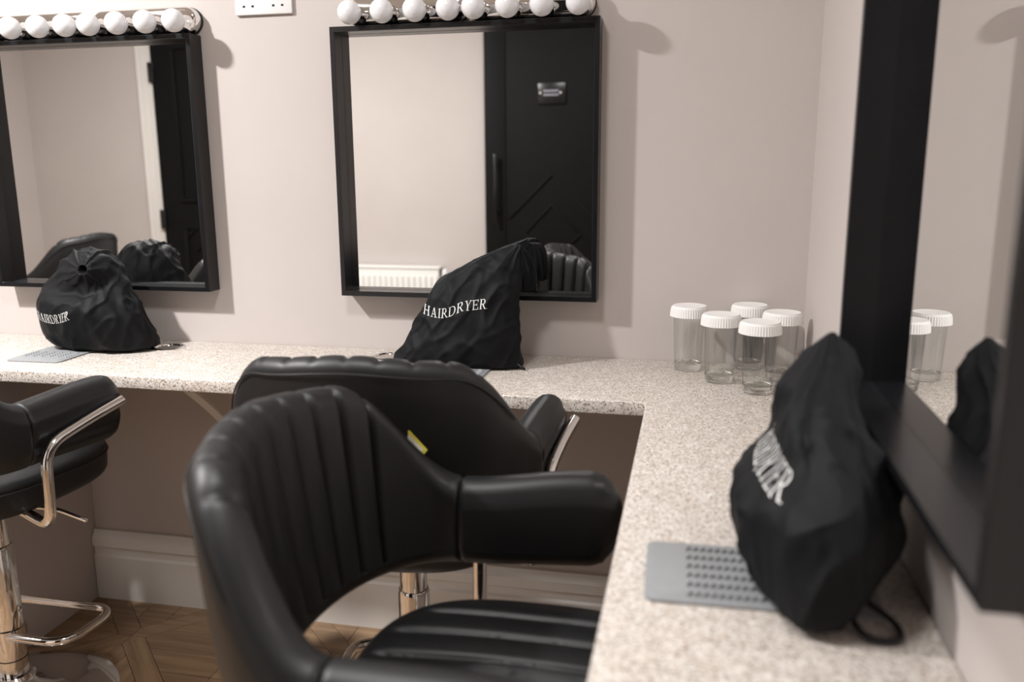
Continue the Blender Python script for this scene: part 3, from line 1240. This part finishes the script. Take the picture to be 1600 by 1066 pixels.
for p, q in (((-2.92, .80), (-2.70, 1.02)), ((-2.86, .72), (-2.70, .56)), ((-2.86, .74), (-2.62, .98))):
    obj('diagonal_moulding', mesh_of(strip(p, q, .016, YD + .0402, YD + .050), bevel=.003), MT['door'], d1)
for z in (.86, 1.62, .25):
    obj('hinge', mesh_of(rbox(-3.062, -3.028, YD + .0405, YD + .050, z, z + .10), bevel=.002), MT['frame'], d1)
tr1 = obj('trim_1', mesh_of(rbox(-3.145, -3.050, YD, YD + .022, 0, 2.10), bevel=.006), MT['white_gloss'], kind='structure')
obj('bead', mesh_of(rbox(-3.142, -3.118, YD + .0222, YD + .032, 0, 2.10), bevel=.004), MT['white_gloss'], tr1)
obj('bead', mesh_of(rbox(-3.075, -3.060, YD + .0222, YD + .030, 0, 2.10), bevel=.004), MT['white_gloss'], tr1)
obj('trim_2', mesh_of(rbox(-3.049, -2.21, YD, YD + .022, 2.025, 2.10), bevel=.006), MT['white_gloss'], kind='structure')
obj('trim_3', mesh_of(rbox(-2.296, -2.205, YD, YD + .022, 0, 2.024), bevel=.006), MT['white_gloss'], kind='structure')

d2 = obj('door_2', mesh_of(rbox(-1.255, -.40, YD, YD + .045, .005, 2.08), bevel=.002), MT['door'], kind='structure')
obj('stile', mesh_of(rbox(-1.255, -1.150, YD + .0452, YD + .050, .006, 2.079), bevel=.0015), MT['door'], d2)
hd = obj('pull_handle', mesh_of(rbox(-1.206, -1.188, YD + .080, YD + .092, .905, 1.235), bevel=.003), MT['frame'], d2)
for z in (.95, 1.18):
    obj('handle_post', mesh_of(rbox(-1.202, -1.192, YD + .0503, YD + .0798, z, z + .012)), MT['frame'], hd)
for p, q in (((-1.137, .925), (-.924, 1.138)), ((-1.057, .853), (-.924, .994)), ((-.924, .994), (-.788, .856)), ((-.834, .803), (-.778, .853)), ((-1.057, .853), (-.95, .745)), ((-.788, 1.0), (-.60, .81))):
    obj('diagonal_moulding', mesh_of(strip(p, q, .012, YD + .0452, YD + .053), bevel=.003), MT['door'], d2)
sg = obj('door_plate', mesh_of(rbox(-.990, -.858, YD + .0452, YD + .056, 1.467, 1.563), bevel=.002), MT['frame'], d2, label='small black door plate with two lines of grey print')
for zz in (1.527, 1.509):
    xx = -.964
    rnd2 = random.Random(int(zz * 1000))
    while xx < -.897:
        w = rnd2.uniform(.0035, .006)
        obj('print_mark', mesh_of(rbox(xx, xx + w, YD + .0561, YD + .0566, zz - .005, zz + .005)), MT['plate_print'], sg)
        xx += w + .0016
for xx in (-.979, -.882):
    lv, lf = lathe([(.0062, 0), (.0058, .002), (.003, .0034)], 20)
    obj('screw_cap', mesh_of(([(x, z, y) for x, y, z in lv], lf), smooth=50), MT['pearl'], sg, (sx(xx), YD + .0561, sz(1.518)))

rd = thing('radiator', 'white ribbed panel radiator on the rear wall, seen in the middle mirror', 'radiator', (sx(-1.80), YR, -.055))
obj('panel', mesh_of(box(-.30, .335, .055, .085, .12, .675), bevel=.006), MT['radiator'], rd)
obj('top_grille', mesh_of(box(-.305, .340, .012, .088, .6752, .690), bevel=.003), MT['radiator'], rd)
obj('wall_hanger', mesh_of(box(-.20, -.17, .0005, .0548, .2, .6)), MT['radiator'], rd)
obj('wall_hanger', mesh_of(box(.18, .21, .0005, .0548, .2, .6)), MT['radiator'], rd)
ribm = mesh_of(box(-.011, .011, 0, .010, .145, .640), bevel=.004)
for k in range(19):
    obj('rib', ribm, MT['radiator'], rd, (-.285 + k * .0335, .0852, 0))
obj('valve', mesh_of(lathe([(.014, .60), (.018, .61), (.018, .665), (.012, .675)], 24), smooth=40), MT['white_plastic'], rd, (.362, .05, 0))
obj('pipe', mesh_of(lathe([(.008, .056), (.008, .5995)], 16), smooth=40), MT['white_plastic'], rd, (.362, .05, 0))

# ------------------------------------------------------------------ ceiling downlights: the main one, then two added fill lamps
for i, (x, y, wt, r) in enumerate(DOWNLIGHTS):
    dl = thing('downlight', ('round white ceiling downlight above the left stool', 'added fill light in a round white ceiling ring, in front of the black handled door', 'added weak fill light in a round white ceiling ring, in front of the white framed door')[i], 'downlight', (x, y, CEIL))
    obj('trim_ring', mesh_of(lathe([(r + .002, -.0005), (r + .014, -.0008), (r + .016, -.004), (r + .006, -.010), (r + .002, -.010)], 48, False), smooth=40), MT['white_plastic'], dl)
    area_lamp(x, y, CEIL - .011, wt, r)

# place the tag on the rear of the middle stool
tg.parent = st_mid
tg.location = (-.318, -.104, .790)
tg.rotation_euler = (R(6), R(40), R(-107))
obj('card_face', mesh_of(box(-.0155, .0155, -.0009, .0009, -.0375, -.0045)), MT['card'], tg)
